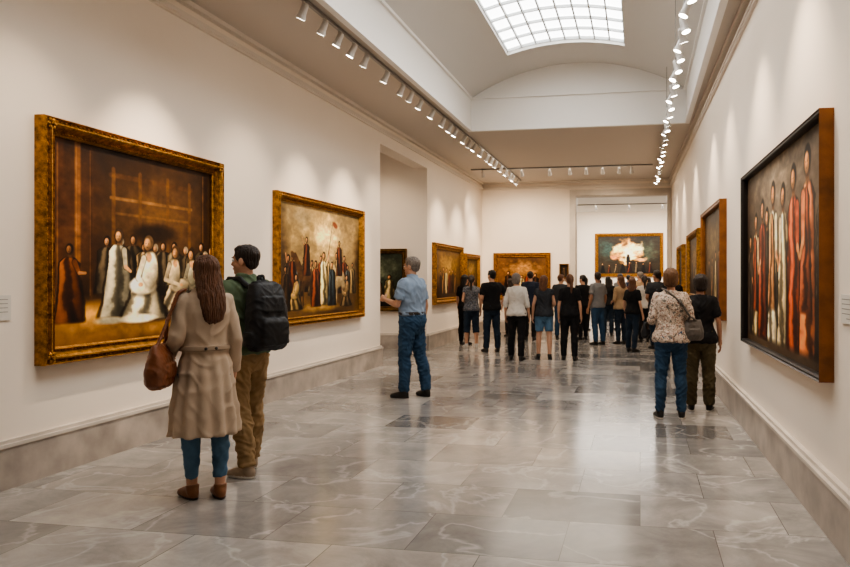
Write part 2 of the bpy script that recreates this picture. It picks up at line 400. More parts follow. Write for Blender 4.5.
    def mesh(s, name):
        A = s.A*(.86+.28*s.n3)[..., None]
        A = np.clip((A-.22)*1.12+.20, .012, 1)*np.array([1.03, .98, .87])*s.gain
        A = np.clip(A, 0, 1)**2.2
        nx, ny = s.nx, s.ny
        vs = np.stack([(s.X/s.asp-.5)*s.w, (.5-s.Y)*s.h, np.full_like(s.X, .02)], -1).reshape(-1, 3)
        idx = np.arange(nx*ny).reshape(ny, nx)
        f = np.stack([idx[1:, :-1], idx[1:, 1:], idx[:-1, 1:], idx[:-1, :-1]], -1).reshape(-1, 4)
        me = bpy.data.meshes.new(name); me.from_pydata(vs.tolist(), [], f.tolist())
        ca = me.color_attributes.new('paint', 'FLOAT_COLOR', 'POINT')
        ca.data.foreach_set('color', np.concatenate([A.reshape(-1, 3), np.ones((nx*ny, 1))], 1).ravel())
        me.materials.append(M_OIL); me.update(); return me
M_OIL = mat('oil_paint_canvas', (1, 1, 1, 1), .5, spec=.25, bump=(120, .2, .003))
_nt = M_OIL.node_tree; _a = _nt.nodes.new('ShaderNodeAttribute'); _a.attribute_name = 'paint'
_nt.links.new(_a.outputs['Color'], _nt.nodes['Principled BSDF'].inputs['Base Color'])

def framed(name, center, w, h, side, art_fn, fw=.16, gold=None, nx=160, seed=1, prof=None, depth=.09, side_mat=None, gain=1.0, beads=False):
    iw, ih = w-2*fw, h-2*fw
    root = bpy.data.objects.new(name, None); coll.objects.link(root)
    if side == 'L': Rm = Matrix(((0, 0, 1), (1, 0, 0), (0, 1, 0)))
    elif side == 'R': Rm = Matrix.Rotation(.0175, 3, 'Z') @ Matrix(((0, 0, -1), (-1, 0, 0), (0, 1, 0)))
    else: Rm = Matrix(((1, 0, 0), (0, 0, -1), (0, 1, 0)))
    root.matrix_world = Matrix.Translation(center) @ Rm.to_4x4()
    if prof is None:
        prof = [(0, .02), (0, .035), (.08, .045), (.12, .065), (.17, .045), (.24, .04), (.32, .05), (.45, .085), (.56, .1), (.64, .1), (.72, .075), (.78, .065), (.84, .075), (.93, .095), (1, .08), (1, .0)]
    b = B(); n = len(prof)
    for j in range(n-1):
        b.mi = 1 if (side_mat and j == n-2) else 0
        vs = []
        for (o, d) in prof[j:j+2]:
            for sx, sy in ((-1, -1), (1, -1), (1, 1), (-1, 1)): vs.append((sx*(iw/2+o*fw), sy*(ih/2+o*fw), d*depth/.1))
        b.add(vs, [[i, (i+1) % 4, 4+(i+1) % 4, 4+i] for i in range(4)])
    b.mi = 0
    b.add([(-w/2+.01, -h/2+.01, .001), (w/2-.01, -h/2+.01, .001), (w/2-.01, h/2-.01, .001), (-w/2+.01, h/2-.01, .001)], [[0, 1, 2, 3]])
    if beads:
        for (o, rr, st, zz) in ((.20, .008, .032, .047), (.78, .010, .045, .073)):
            hx, hy = iw/2+o*fw, ih/2+o*fw; z = zz*depth/.1
            nxb = int(2*hx/st); nyb = int(2*hy/st)
            for i in range(nxb+1):
                for sy in (-1, 1): b.sph((-hx+2*hx*i/nxb, sy*hy, z), (rr*1.3, rr, rr), n=6, k=4)
            for i in range(1, nyb):
                for sx in (-1, 1): b.sph((sx*hx, -hy+2*hy*i/nyb, z), (rr, rr*1.3, rr), n=6, k=4)
        for sx in (-1, 1):
            for sy in (-1, 1):
                cx_, cy_ = sx*(iw/2+.55*fw), sy*(ih/2+.55*fw)
                for k_ in range(6):
                    a_ = k_*math.pi/3; b.sph((cx_+.03*math.cos(a_), cy_+.03*math.sin(a_), .09*depth/.1), (.018, .018, .014), n=8, k=5)
                b.sph((cx_, cy_, .1*depth/.1), (.016, .016, .016), n=8, k=5)
    raw(b, 'frame', [gold or M_GOLD, side_mat or M_GOLD], root)
    art = Art(iw, ih, nx, seed); art.gain = gain; art_fn(art)
    o = bpy.data.objects.new('canvas', art.mesh('canvas')); coll.objects.link(o); o.parent = root
    return root

def art_interior(a):
    g = a.n1[..., None]; S = a.asp
    a.A = h2('#33261a')*(.55+.9*g)
    a.ell(.72, .34, .55, .32, h2('#644a30'), 1.0, op=.7)
    a.ell(.12, .35, .25, .5, h2('#64412a'), 1.0, op=.6)
    for x, w, c in ((.05, .05, '#4a3120'), (.16, .035, '#7a5434'), (.245, .02, '#3a281a'), (1.18, .06, '#2a1e15')):
        a.cap(x, .0, x, .80, w*.7, w*.7, h2(c), .5, .85); a.cap(x-w*.25, .03, x-w*.25, .76, w*.15, w*.15, h2('#a87d50'), .8, .35)
    a.cap(.38, .13, 1.05, .13, .018, .018, h2('#463220'), .5, .8)
    a.cap(.38, .25, 1.05, .25, .012, .012, h2('#7a5c3e'), .6, .7); a.cap(.40, .33, 1.03, .33, .010, .010, h2('#6b5036'), .6, .6)
    for x in (.40, .60, .83, 1.03): a.cap(x, .10, x, .52, .018, .018, h2('#5c4229'), .5, .75)
    a.ell(.715, .42, .22, .07, h2('#15100b'), .5, op=.7)
    fl = np.clip((a.Y-.74+.06*(a.n1-.5))/.1, 0, 1)
    a.mix(fl*.85, h2('#6b5030')*(.5+1.0*a.n1)[..., None])
    a.ell(.25, .86, .32, .09, h2('#c99850'), 1.0, op=.9); a.ell(.75, .95, .5, .05, h2('#9a7645'), 1, op=.8)
    r = a.rng
    for i in range(11):
        a.fig(.35+i*.088+r.rand()*.03, .76+r.rand()*.02, .28+r.rand()*.05, ['#4a4238', '#645c4e', '#3d362d', '#7b6b55', '#35302a'][i % 5], '#a98060', ['#16100c', '#817a70', '#2d221a'][i % 3], hs=1.35, wb=.30, wt=.22)
    a.fig(.11, .90, .40, '#6a4228', '#8a6344', wb=.24, wt=.16, arm=(.25, .2))
    a.seat(1.20, .84, .34, '#6b6356', hair='#7f776c'); a.seat(1.06, .86, .37, '#8a867a', hair='#2c221a')
    a.fig(.43, .89, .48, '#a5a195', '#b58c68', '#3a2e26', lean=.01, wb=.28, wt=.17, arm=(.20, .30), hs=1.15)
    a.seat(.89, .88, .40, '#a89c88', hair='#4a3a2c', face=1)
    a.seat(.68, .91, .48, '#eee4cf', '#bd9370', '#5b4a3a', c2='#d8ceb9')
    a.ell(.60, .895, .16, .03, h2('#f4ecda'), .4); a.ell(.38, .895, .13, .025, h2('#908d82'), .5)

def art_battle(a):
    S = a.asp
    a.A = h2('#7d6c50')*(.5+.9*a.n1)[..., None]
    a.ell(S*.5, .22, .85, .3, h2('#bfa678'), .9, op=.85, rag=1.2); a.ell(.4, .1, .35, .12, h2('#7b7260'), .8, op=.7, rag=1.5)
    a.ell(1.4, .15, .35, .2, h2('#6b5d45'), .8, op=.7, rag=1.4); a.ell(.92, .26, .38, .18, h2('#f0dcaa'), 1, op=.95, rag=1.3)
    a.ell(.0, .5, .20, .6, h2('#33271b'), .6, op=.8, rag=.8); a.ell(S, .6, .2, .45, h2('#2f2419'), .6, op=.85, rag=.8)
    g = np.clip((a.Y-.64+.1*(a.n1-.5))/.1, 0, 1); a.mix(g, h2('#544129')*(.5+a.n1)[..., None])
    a.ell(.8, .93, .5, .05, h2('#b39258'), 1, op=.8)
    r = a.rng
    for i in range(16):
        x = .15+i*.09+r.rand()*.04
        a.fig(x, .78+r.rand()*.05, .28+r.rand()*.12, ['#3a3026', '#5b3424', '#434c54', '#7b6b4e', '#2d251c', '#8b7a5c'][i % 6], '#a5795a', hs=1.3, wb=.26, wt=.18, arm=((r.rand()-.5)*.6, -.2) if i % 4 == 0 else None)
    for x, c in ((.5, '#4a3624'), (1.2, '#95866c')):
        a.ell(x, .66, .17, .10, h2(c), .3, shade=.6); a.cap(x-.1, .62, x-.21, .46, .07, .035, h2(c)); a.ell(x-.24, .46, .065, .033, h2(c), .3, .6)
        for dx in (-.1, -.05, .08, .12): a.cap(x+dx, .7, x+dx*1.2, .90, .024, .012, h2(c)*.8)
        a.fig(x+.01, .64, .36, '#5a3422', '#b58c66', arm=(-.25, -.15), hs=1.15, wb=.2, wt=.15)
    a.fig(.86, .92, .52, '#d8c89c', '#bd9068', wb=.19, wt=.14, arm=(.26, -.2), hs=1.1); a.fig(.69, .93, .44, '#6c3c28', '#b58860', wb=.22, wt=.16, hs=1.15)
    a.fig(1.04, .93, .44, '#34404c', '#b58860', wb=.22, wt=.16, hs=1.15); a.seat(.32, .94, .32, '#9a845a'); a.seat(1.40, .94, .32, '#6b5b44')
    a.fig(.12, .95, .4, '#3a2c1e', '#a57c58', wb=.24, wt=.16)
    a.cap(.96, .42, 1.06, .10, .007, .004, h2('#1c130c')); a.ell(1.11, .13, .07, .035, h2('#6b3c28'), .4, .3)

def art_standing(a):
    S = a.asp
    a.A = h2('#544b45')*(.5+.9*a.n1)[..., None]
    a.ell(S*.5, .12, 1.0, .25, h2('#8b8076'), 1, op=.7, rag=1.5); a.ell(.1, .6, .3, .6, h2('#332c29'), .8, op=.8)
    g = np.clip((a.Y-.85)/.1, 0, 1); a.mix(g, h2('#4a3e34')*(.5+a.n1)[..., None])
    for i, (x, c, c2, h) in enumerate(((.06, '#4a423d', None, .62), (.34, '#3d3835', None, .74), (.16, '#cdb892', '#8e4a32', .74), (.27, '#86442f', None, .80), (.43, '#f0e4cc', '#c08e64', .86),
                                       (.56, '#d6c5a6', None, .82), (.68, '#b05638', None, .88), (.82, '#dc865c', '#a05a40', .92), (.96, '#4b4440', None, .8))):
        a.fig(x*S, .97, h, c, '#bd8a62', '#17110e', wb=.17, wt=.125, c2=c2, arm=((-.14 if i % 2 else .15), .35), hs=1.1)

def art_glory(a):
    a.A = h2('#2b2620')*(.5+1.0*a.n1)[..., None]
    a.ell(.25, .35, .3, .35, h2('#34484c'), .8, op=.8, rag=1.2); a.ell(1.3, .4, .3, .35, h2('#434c46'), .8, op=.8, rag=1.2)
    for x, y, rx, ry, c in ((.8, .42, .42, .34, '#c08a50'), (.58, .34, .2, .12, '#f4d49c'), (1.02, .32, .22, .14, '#ffe6b8'), (.8, .46, .22, .26, '#fff0cc'), (.45, .58, .12, .07, '#c88458'), (1.15, .62, .12, .07, '#d49a6c')):
        a.ell(x, y, rx, ry, h2(c), .5, rag=1.3)
    a.cap(.8, .58, .8, .90, .06, .04, h2('#171310'))
    a.ell(.8, .52, .04, .05, h2('#2a1a14'), .4)
    for i in range(8): a.fig(.12+i*.18, .98, .20+a.rng.rand()*.1, ['#1a1613', '#4b2c1f', '#5b5044'][i % 3], hs=1.2, wb=.26)

def art_land(c1, c2, c3, figs=5):
    def f(a):
        a.A = h2(c1)*(.5+1.0*a.n1)[..., None]
        a.ell(a.asp*.5, .3, a.asp*.45, .25, h2(c2), .9, op=.8, rag=1.2)
        g = np.clip((a.Y-.62+.2*(a.n1-.5))/.15, 0, 1); a.mix(g, h2(c3)*(.5+a.n1)[..., None])
        for i in range(figs):
            a.fig(a.asp*(.15+.7*(i+.5)/max(1, figs)), .92, .44+.12*a.rng.rand(), ['#3a2a20', '#7b6044', '#b8a682', '#5f2e1e'][i % 4], wb=.26, wt=.17, hs=1.3)
    return f
def art_portrait(a):
    a.A = h2('#2c231d')*(.5+.9*a.n1)[..., None]
    a.fig(a.asp*.5, 1.15, .95, '#5a493a', '#c99b72', wb=.28, wt=.16)

WL = -4.5
framed('framed_history_painting', (WL, 5.70, 1.80), 2.30, 1.90, 'L', art_interior, fw=.13, nx=480, seed=11, depth=.11, gain=1.12, beads=True)
framed('framed_battle_painting', (WL, 9.42, 1.76), 2.78, 1.72, 'L', art_battle, fw=.11, nx=420, seed=23, depth=.09, gain=1.1, beads=True)
framed('framed_group_painting', (WL, 16.07, 1.64), 2.5, 1.38, 'L', art_land('#5b4628', '#a08248', '#352716', 6), fw=.14, nx=140, seed=31, gain=1.1)
framed('framed_landscape_painting', (WL, 18.4, 1.62), 1.6, 1.15, 'L', art_land('#4e4028', '#93794c', '#2c2216', 2), fw=.14, nx=90, seed=33, gain=1.1)
framed('framed_figure_painting', (-5.6, OP1, 1.5), 1.3, 1.35, 'B', art_land('#343a34', '#6b7268', '#221e18', 3), fw=.1, nx=90, seed=35, gold=M_GOLD2)
framed('framed_scene_painting', (-3.33, YB, 1.6), 1.65, 1.35, 'B', art_land('#5a422c', '#b08652', '#4a2c1c', 5), fw=.13, nx=130, seed=37, gain=1.1)
framed('framed_glory_painting', (-.45, YF, 2.52), 2.75, 1.78, 'B', art_glory, fw=.13, nx=180, seed=39, gold=M_GOLD, gain=1.12)
pthin = [(0, .02), (0, .07), (.3, .09), (.7, .09), (1, .1), (1, 0)]
framed('framed_standing_figures_painting', (WR(5.87), 5.84, 1.705), 2.90, 1.62, 'R', art_standing, fw=.028, nx=420, seed=41, gold=M_BLACKF, prof=pthin, depth=.085, side_mat=M_WOODF, gain=1.15)
framed('framed_dark_painting', (WR(10.03), 10.03, 1.75), 2.25, 1.5, 'R', art_land('#4a3f32', '#75674f', '#2a231b', 4), fw=.05, nx=140, seed=43, gold=M_WOODF, prof=pthin)
framed('framed_small_painting', (WR(12.8), 12.8, 1.75), 2.1, 1.2, 'R', art_land('#4f3f2a', '#866c42', '#32241a', 4), fw=.1, nx=100, seed=45)
framed('framed_portrait', (WR(15.8), 15.8, 1.75), 1.6, 1.0, 'R', art_portrait, fw=.1, nx=80, seed=47)
framed('framed_portrait', (-2.12, YB, 1.75), .26, .42, 'B', art_portrait, fw=.04, nx=50, seed=49)

def label(x, y0, y1, z0, z1, sgn):
    b = B(); b.box((min(x, x+sgn*.012), y0, z0), (max(x, x+sgn*.012), y1, z1)); b.mi = 1
    n = 5
    for i in range(n):
        z = z1-(i+1)*(z1-z0)/(n+1); L = (y1-y0)*(.8 if i < n-1 else .45)
        ya = y0+.1*(y1-y0); xx = x+sgn*.0125
        b.box((min(xx, xx+sgn*.0006), ya, z-.0025), (max(xx, xx+sgn*.0006), ya+L, z+.0025))
    raw(b, 'wall_label', [M_LABEL, M_INK])
label(-4.5, 4.08, 4.34, 1.21, 1.39, 1)
label(WR(4.1)-.002, 3.98, 4.22, 1.26, 1.42, -1)
label(WR(7.7)-.002, 7.62, 7.8, 1.3, 1.42, -1)

# ------------------------------------------------------------------ track lights
WARM = (1, .81, .60)
def spot_lamp(parent, loc, tgt, energy, size=75, col=WARM, blend=.9, rad=.04):
    l = bpy.data.lights.new('lamp', 'SPOT'); l.energy = energy; l.color = col; l.spot_size = math.radians(size); l.spot_blend = blend; l.shadow_soft_size = rad
    o = bpy.data.objects.new('lamp', l); coll.objects.link(o); o.location = loc
    o.rotation_euler = (Vector(tgt)-Vector(loc)).to_track_quat('-Z', 'Y').to_euler()
    o.parent = parent
def head(b, p, tgt, s=1.0):
    p = Vector(p); d = (Vector(tgt)-p).normalized()
    b.mi = 1
    b.fr(p+Vector((0, 0, .09*s)), p, .012*s, .012*s, 8)
    b.fr(p-d*.05*s, p+d*.035*s, .034*s, .038*s, 14); b.fr(p+d*.035*s, p+d*.085*s, .038*s, .05*s, 14)
    b.fr(p-d*.075*s, p-d*.05*s, .022*s, .034*s, 14)
    b.mi = 2; b.fr(p+d*.0855*s, p+d*.087*s, .042*s, .042*s, 14)
def track(name, p0, p1, heads, hang=0):
    b = B(); p0 = Vector(p0); p1 = Vector(p1)
    if abs(p1.y-p0.y) > abs(p1.x-p0.x): b.box((p0.x-.018, p0.y, p0.z), (p0.x+.018, p1.y, p0.z+.035))
    else: b.box((p0.x, p0.y-.018, p0.z), (p1.x, p0.y+.018, p0.z+.035))
    for (x, y, z, tx, ty, tz) in heads: head(b, (x, y, z), (tx, ty, tz), 1.0)
    if hang:
        b.mi = 0; n = 8
        for i in range(n):
            y = p0.y+(p1.y-p0.y)*(i+.5)/n
            zt = vz(p0.x) if y < WY else ZC
            b.fr((p0.x, y, p0.z+.03), (p0.x, y, zt), .004, .004, 6)
    return raw(b, name, [M_RAIL, M_HEAD, M_LENS])
TX = -3.28
ys = [3.6]
while ys[-1] < 18.6: ys.append(ys[-1]+random.choice((.38, .45, .62, .7)))
hs = [(TX, y, 4.17, -4.5, y+.1+random.uniform(-.5, .5), 1.9) for y in ys]
tl = track('track_light', (TX, Y0+1, ZC-.037), (TX, YB-.5, ZC-.037), hs)
for y, e, a in ((1.6, 40, 80), (4.3, 100, 66), (5.7, 340, 58), (7.3, 100, 66), (8.7, 240, 56), (10.1, 310, 58), (11.4, 120, 66), (15.2, 240, 68), (16.9, 240, 68), (18.6, 210, 68)):
    spot_lamp(tl, (TX+.05, y, 4.05), (-4.5, y+.1, 1.85), e, a)
TR = .44
ys = [3.5]
while ys[-1] < 18.8: ys.append(ys[-1]+random.choice((.3, .36, .45, .5)))
hs = [(TR, y, 4.12, WR(y)-(1.5 if i % 3 == 2 else 0), y+.1+random.uniform(-.6, .6), 2.0) for i, y in enumerate(ys)]
tl = track('track_light', (TR, Y0+1, 4.2), (TR, YB-.5, 4.2), hs, 1)
for y, e in ((1.2, 30), (3.4, 55), (5.0, 160), (6.6, 160), (8.6, 100), (10.2, 130), (12.8, 130), (15.4, 130), (17.6, 110)):
    spot_lamp(tl, (TR, y, 4.02), (WR(y), y+.1, 1.75), e, 78)
hs = [(x, 17.2, 4.17, x, YB, 1.9) for x in (-3.9, -3.3, -2.9, -2.2, -1.7, -1.3, -.9, -.5, -.2)]
tl = track('track_light', (-4.2, 17.2, ZC-.037), (.3, 17.2, ZC-.037), hs)
for x in (-3.9, -2.8, -.9): spot_lamp(tl, (x, 17.2, 4.03), (x, YB, 2.1), 240, 85)
hs = [(x, 26, 4.17, x, YF, 2.2) for x in (-3, -1.6, -.4, .8, 2)]
tl = track('track_light', (-4, 26, ZC-.037), (3, 26, ZC-.037), hs)
for x in (-2.2, -.4, 1.4): spot_lamp(tl, (x, 26, 4.0), (x, YF, 2.2), 330, 95, (1, .9, .76))
hs = [(x, 12.9, 4.17, x, OP1, 1.8) for x in (-6.4, -5.5)]
tl = track('track_light', (-7.5, 12.9, ZC-.037), (-4.9, 12.9, ZC-.037), hs)
for x in (-7.0, -5.5): spot_lamp(tl, (x, 12.9, 4.0), (x, OP1, 1.8), 80, 100)

def area(name, loc, sx, sy, e, col=(1, 1, 1), rot=(0, 0, 0)):
    l = bpy.data.lights.new(name, 'AREA'); l.shape = 'RECTANGLE'; l.size = sx; l.size_y = sy; l.energy = e; l.color = col
    o = bpy.data.objects.new(name, l); coll.objects.link(o); o.location = loc; o.rotation_euler = rot; return o
area('unseen_ceiling_fill', (-.5, 24.5, 4.25), 5, 5, 380, (1, .94, .86))  # added area light without a fixture, brightens the far room
area('unseen_ceiling_fill', (-1.8, 16.2, 4.27), 3, 4, 90, (1, .88, .72))  # hidden fill light added over the back part of the corridor
area('unseen_ceiling_fill', (-7, 11, 4.25), 2, 3, 60, (1, .88, .74))  # unseen area light added to brighten the side gallery

# ------------------------------------------------------------------ people
SK = mat('skin', C('#c19479'), .55, var=.06, vscale=8)
SK2 = mat('skin_tan', C('#a0745a'), .55, var=.06, vscale=8)
M_LIP = mat('lips', C('#9a5a4c'), .5); M_EYEW = mat('eye_white', C('#e6e2dc'), .3); M_EYE = mat('iris', C('#2c1d14'), .2)
def hairm(n, c): return mat(n, C(c), .48, bump=(60, 1.0, .02), var=.5, vscale=60, stretch=(1.8, 1.8, .10))
H_BR = hairm('hair_brown', '#63402a'); H_DK = hairm('hair_dark', '#2a1e17'); H_BK = hairm('hair_black', '#17120f')
H_GR = hairm('hair_grey', '#7b7168'); H_LB = hairm('hair_light_brown', '#6d4c32')
def cloth(n, c, v=.1): return mat(n, C(c), .85, bump=(240, .25, .002), var=v, vscale=6, spec=.25)
def denim(n, c): return mat(n, C(c), .85, bump=(300, .3, .002), var=.25, vscale=5, spec=.2)
CL = dict(coat=cloth('beige_coat_wool', '#bda892', .04), belt=cloth('beige_coat_belt', '#9f8b76', .04), green=cloth('green_shirt_cotton', '#5d6c54'), khaki=cloth('khaki_twill', '#947a58'),
          blue=cloth('light_blue_shirt', '#8798ac'), jeans=denim('blue_denim', '#334a62'), djeans=denim('dark_denim', '#242f3c'), ljeans=denim('light_denim', '#53718a'),
          black=cloth('black_cloth', '#1b1a1b'), dgrey=cloth('charcoal_cloth', '#34363a'), olive=cloth('olive_cloth', '#544b38'), white=cloth('white_cloth', '#c9c2b9'),
          grey=cloth('grey_cloth', '#7c7b7b'), navy=cloth('navy_cloth', '#232a3a'), red=cloth('muted_red_cloth', '#6a3a34'), tan=cloth('tan_cloth', '#a58a6c'),
          floral=floral('floral_print_cloth', C('#cbb9a8'), C('#8d6a5c'), C('#77726a'), 34), floral2=floral('speckled_cloth', C('#3a3d44'), C('#8f8a88'), C('#6b6f7a'), 40))
S_BLK = mat('black_shoe_leather', C('#161412'), .4); S_BRN = mat('brown_shoe_leather', C('#7a4f30'), .45, var=.1); S_GRY = mat('beige_sneaker_canvas', C('#9c8974'), .7)
S_WHT = mat('white_sneaker', C('#cfcac4'), .6); S_SOLE = mat('rubber_sole', C('#d8d2c8'), .6); S_DSOLE = mat('dark_sole', C('#221c18'), .6)
M_LEATH = mat('tan_leather', C('#7c4a2e'), .4, bump=(30, .3, .01), var=.2, vscale=7); M_BPK = mat('black_nylon', C('#131417'), .6, bump=(30, .4, .01), var=.2)
M_BELT = mat('belt_leather', C('#241a14'), .45); M_GBAG = mat('grey_leather', C('#5d5650'), .5, var=.15, vscale=8)

TZ = [.80, .88, .95, 1.05, 1.13, 1.25, 1.34, 1.41, 1.455, 1.49]
TM = ([.10, .155, .168, .150, .148, .166, .182, .178, .140, .075], [.08, .105, .118, .108, .108, .116, .12, .105, .085, .062])
TF = ([.10, .160, .168, .142, .128, .142, .150, .146, .112, .062], [.08, .108, .120, .100, .092, .102, .118, .096, .074, .055])
CYT = [0, -.008, -.014, -.004, 0, .002, .004, -.004, -.008, -.006]
def trings(sex, g, off, z0, z1, n=14, flare=0, pleat=0):
    T = TM if sex == 'm' else TF; out = []
    for z in np.linspace(z0, z1, n):
        gg = g if z < 1.4 else 1+(g-1)*.3
        f = flare*max(0, (1.1-z))
        out.append((0, float(np.interp(z, TZ, CYT)), float(z), float(np.interp(z, TZ, T[0]))*gg+off+f, float(np.interp(z, TZ, T[1]))*gg*(1+(g-1)*.8)+off+f))
    return out
ARMS = {'down': ((.235, -.03, 1.14), (.25, .05, .89)), 'fwd': ((.225, -.03, 1.15), (.13, .2, 1.09)), 'fold': ((.235, .05, 1.16), (.04, .2, 1.17)),
        'hip': ((.37, -.07, 1.19), (.215, .0, 1.04)), 'raise': ((.215, .05, 1.16), (.15, .30, 1.22)), 'bag': ((.235, -.03, 1.15), (.225, .17, 1.03)),
        'phone': ((.22, -.03, 1.15), (.10, .20, 1.2)), 'back': ((.25, -.12, 1.15), (.07, -.17, 1.0))}
def hand(b, w, d, thumb, inward, curl):
    w = Vector(w); d = Vector(d).normalized(); thumb = Vector(thumb); t = thumb-d*thumb.dot(d)
    if t.length < .1: t = Vector((0, 0, 1))-d*d.z
    t.normalize(); n = d.cross(t)
    if n.dot(Vector(inward)) < 0: n = -n
    P = lambda a, s_, m: w+d*a+t*s_+n*m
    R_ = Matrix((t, n, d)).transposed()
    b.chain([(P(-.02, 0, 0), .026), (P(.03, 0, 0), .025)])
    b.sph(P(.055, 0, 0), (.042, .017, .05), R_)
    for sd, L in ((.031, .068), (.0105, .078), (-.0105, .072), (-.031, .056)):
        p = P(.085, sd, 0); pts = [(p, .0098)]; ang = curl*.5
        for k, (fr_, r) in enumerate(((.42, .009), (.32, .0082), (.26, .007))):
            dd = (d*math.cos(ang)+n*math.sin(ang)+t*sd*2.2).normalized(); p = p+dd*L*fr_; pts.append((p, r)); ang += curl
        b.chain(pts)
    p = P(.02, .03, .006); q = p+(d*.65+t*.65+n*.25).normalized()*.038; r_ = q+(d*.9+t*.2+n*.35).normalized()*.03
    b.chain([(p, .014), (q, .0115), (r_, .009)])

def person(name, x, y, yaw, H=1.7, sex='f', skin=None, hair=('short', None), top=None, sleeve='short', hem=.90, bottom=None, btype='trousers', shoes=None,
           arms=('down', 'down'), feet=((-.1, 0, 8), (.1, 0, -8)), head=(0, 0), lod=1, g=1.0, coat=None, tuck=False, fit=.012, cuff=.075, curl=(.35, .35), seed=0, collar=False, sw=1.0):
    skin = skin or SK
    root = bpy.data.objects.new(name, None); coll.objects.link(root)
    s = H/1.75
    root.location = (x, y, 0); root.rotation_euler = (0, 0, math.radians(yaw)); root.scale = (s, s, s)
    VX = {0: .0085, 1: .012, 2: .016}[lod]
    W = (.175 if sex == 'm' else .152)*sw
    k = 1 if sex == 'm' else .86
    aw = (1 if sex == 'm' else .92)*sw
    Mh = Matrix.Translation((0, 0, 1.55)) @ Matrix.Rotation(math.radians(head[0]), 4, 'Z') @ Matrix.Rotation(math.radians(head[1]), 4, 'X') @ Matrix.Translation((0, 0, -1.55))
    sh = {}
    for sd, nm in ((-1, arms[0]), (1, arms[1])):
        e, w = ARMS[nm] if isinstance(nm, str) else nm
        ex = 1+(g-1)*.8
        sh[sd] = (Vector((sd*W, -.005, 1.42)), Vector((sd*e[0]*aw*ex, e[1], e[2])), Vector((sd*w[0]*aw*(ex if w[0] > .15 else 1), w[1], w[2])))
    legs = {}
    for sd, (fx, fy, fa) in ((-1, feet[0]), (1, feet[1])):
        hip = Vector((sd*.088, -.005, .90)); ank = Vector((fx, fy-.035, .09))
        kn = (hip+ank)*.5+Vector((sd*.004, .022, .012)); calf = kn.lerp(ank, .33)+Vector((sd*.004, -.018, 0))
        legs[sd] = (hip, kn, calf, ank, fa)
    b = B(); b.loft(trings(sex, g, -.012, .82, 1.49))
    ua = 1 if sleeve == 'cap' and not coat else .9
    tl_ = .86 if bottom else 1; cl_ = .86 if (bottom and btype == 'trousers') else 1
    for sd in (-1, 1):
        S, E, Wr = sh[sd]
        b.chain([(Vector((sd*.10, -.005, 1.43)), .042*k), (S, .054*k*ua), (S.lerp(E, .35), .047*k*ua), (E, .038*k)])
        fa_ = .85 if (sleeve == 'long' or coat) else 1
        b.chain([(E, .038*k*fa_), (E.lerp(Wr, .3), .040*k*fa_), (Wr, .026*k*fa_)])
        hp, kn, cf, an, fa = legs[sd]
        b.chain([(hp, .088*tl_), (hp.lerp(kn, .4), .078*tl_), (kn, .056*cl_), (cf, .057*cl_), (an, .036)])
        fm = Matrix.Rotation(math.radians(fa), 3, 'Z')
        b.chain([(an, .036), (Vector((an.x, an.y, .045)), .034), (an+fm @ Vector((0, .12, -.055)), .028)])
    b.chain([(Vector((0, -.015, 1.45)), .060*k), (Vector((0, -.005, 1.52)), .056*k), (Mh @ Vector((0, .0, 1.58)), .054*k)])
    b.M = Mh
    b.sph((0, -.004, 1.662), (.073, .091, .086), n=24, k=16); b.sph((0, .032, 1.605), (.056, .061, .082), n=20, k=14)
    b.sph((0, .07, 1.545), (.028, .022, .02)); b.sph((0, .052, 1.60), (.064, .035, .03))
    b.chain([((0, .088, 1.645), .009), ((0, .108, 1.608), .013)]); b.sph((0, .078, 1.662), (.05, .018, .012))
    b.sph((0, .085, 1.574), (.024, .013, .012))
    for sd in (-1, 1): b.sph((sd*.078, -.004, 1.622), (.012, .02, .032), Matrix.Rotation(-.25*sd, 3, 'Z'))
    vox(b, 'body', [skin], root, min(VX, .0105), 2)
    b = B(); b.M = Mh
    for sd in (-1, 1):
        b.mi = 0; b.sph((sd*.031, .083, 1.637), (.014, .011, .0085), n=10, k=6)
        b.mi = 1; b.sph((sd*.031, .090, 1.637), (.006, .006, .006), n=8, k=6)
        b.mi = 3; b.chain([((sd*.016, .093, 1.657), .0035), ((sd*.034, .092, 1.661), .004), ((sd*.05, .08, 1.656), .003)])
    b.mi = 2; b.sph((0, .0945, 1.579), (.021, .006, .004), n=12, k=6); b.sph((0, .0935, 1.571), (.018, .007, .0045), n=12, k=6)
    raw(b, 'face', [M_EYEW, M_EYE, M_LIP, hair[1] or H_DK], root, True)
    b = B()
    for i, sd in enumerate((-1, 1)):
        S, E, Wr = sh[sd]; d = (Wr-E).normalized()
        th = Vector((0, 1, 0)) if abs(d.z) > .7 else Vector((-sd*.3, 0, 1))
        hand(b, Wr, d, th, (-sd, 0, 0) if abs(d.x) < .8 else (0, -1, 0), curl[i])
    vox(b, 'hands', [skin], root, .0045 if lod == 0 else .006, 1)
    ht, hm = hair
    b = B(); b.M = Mh
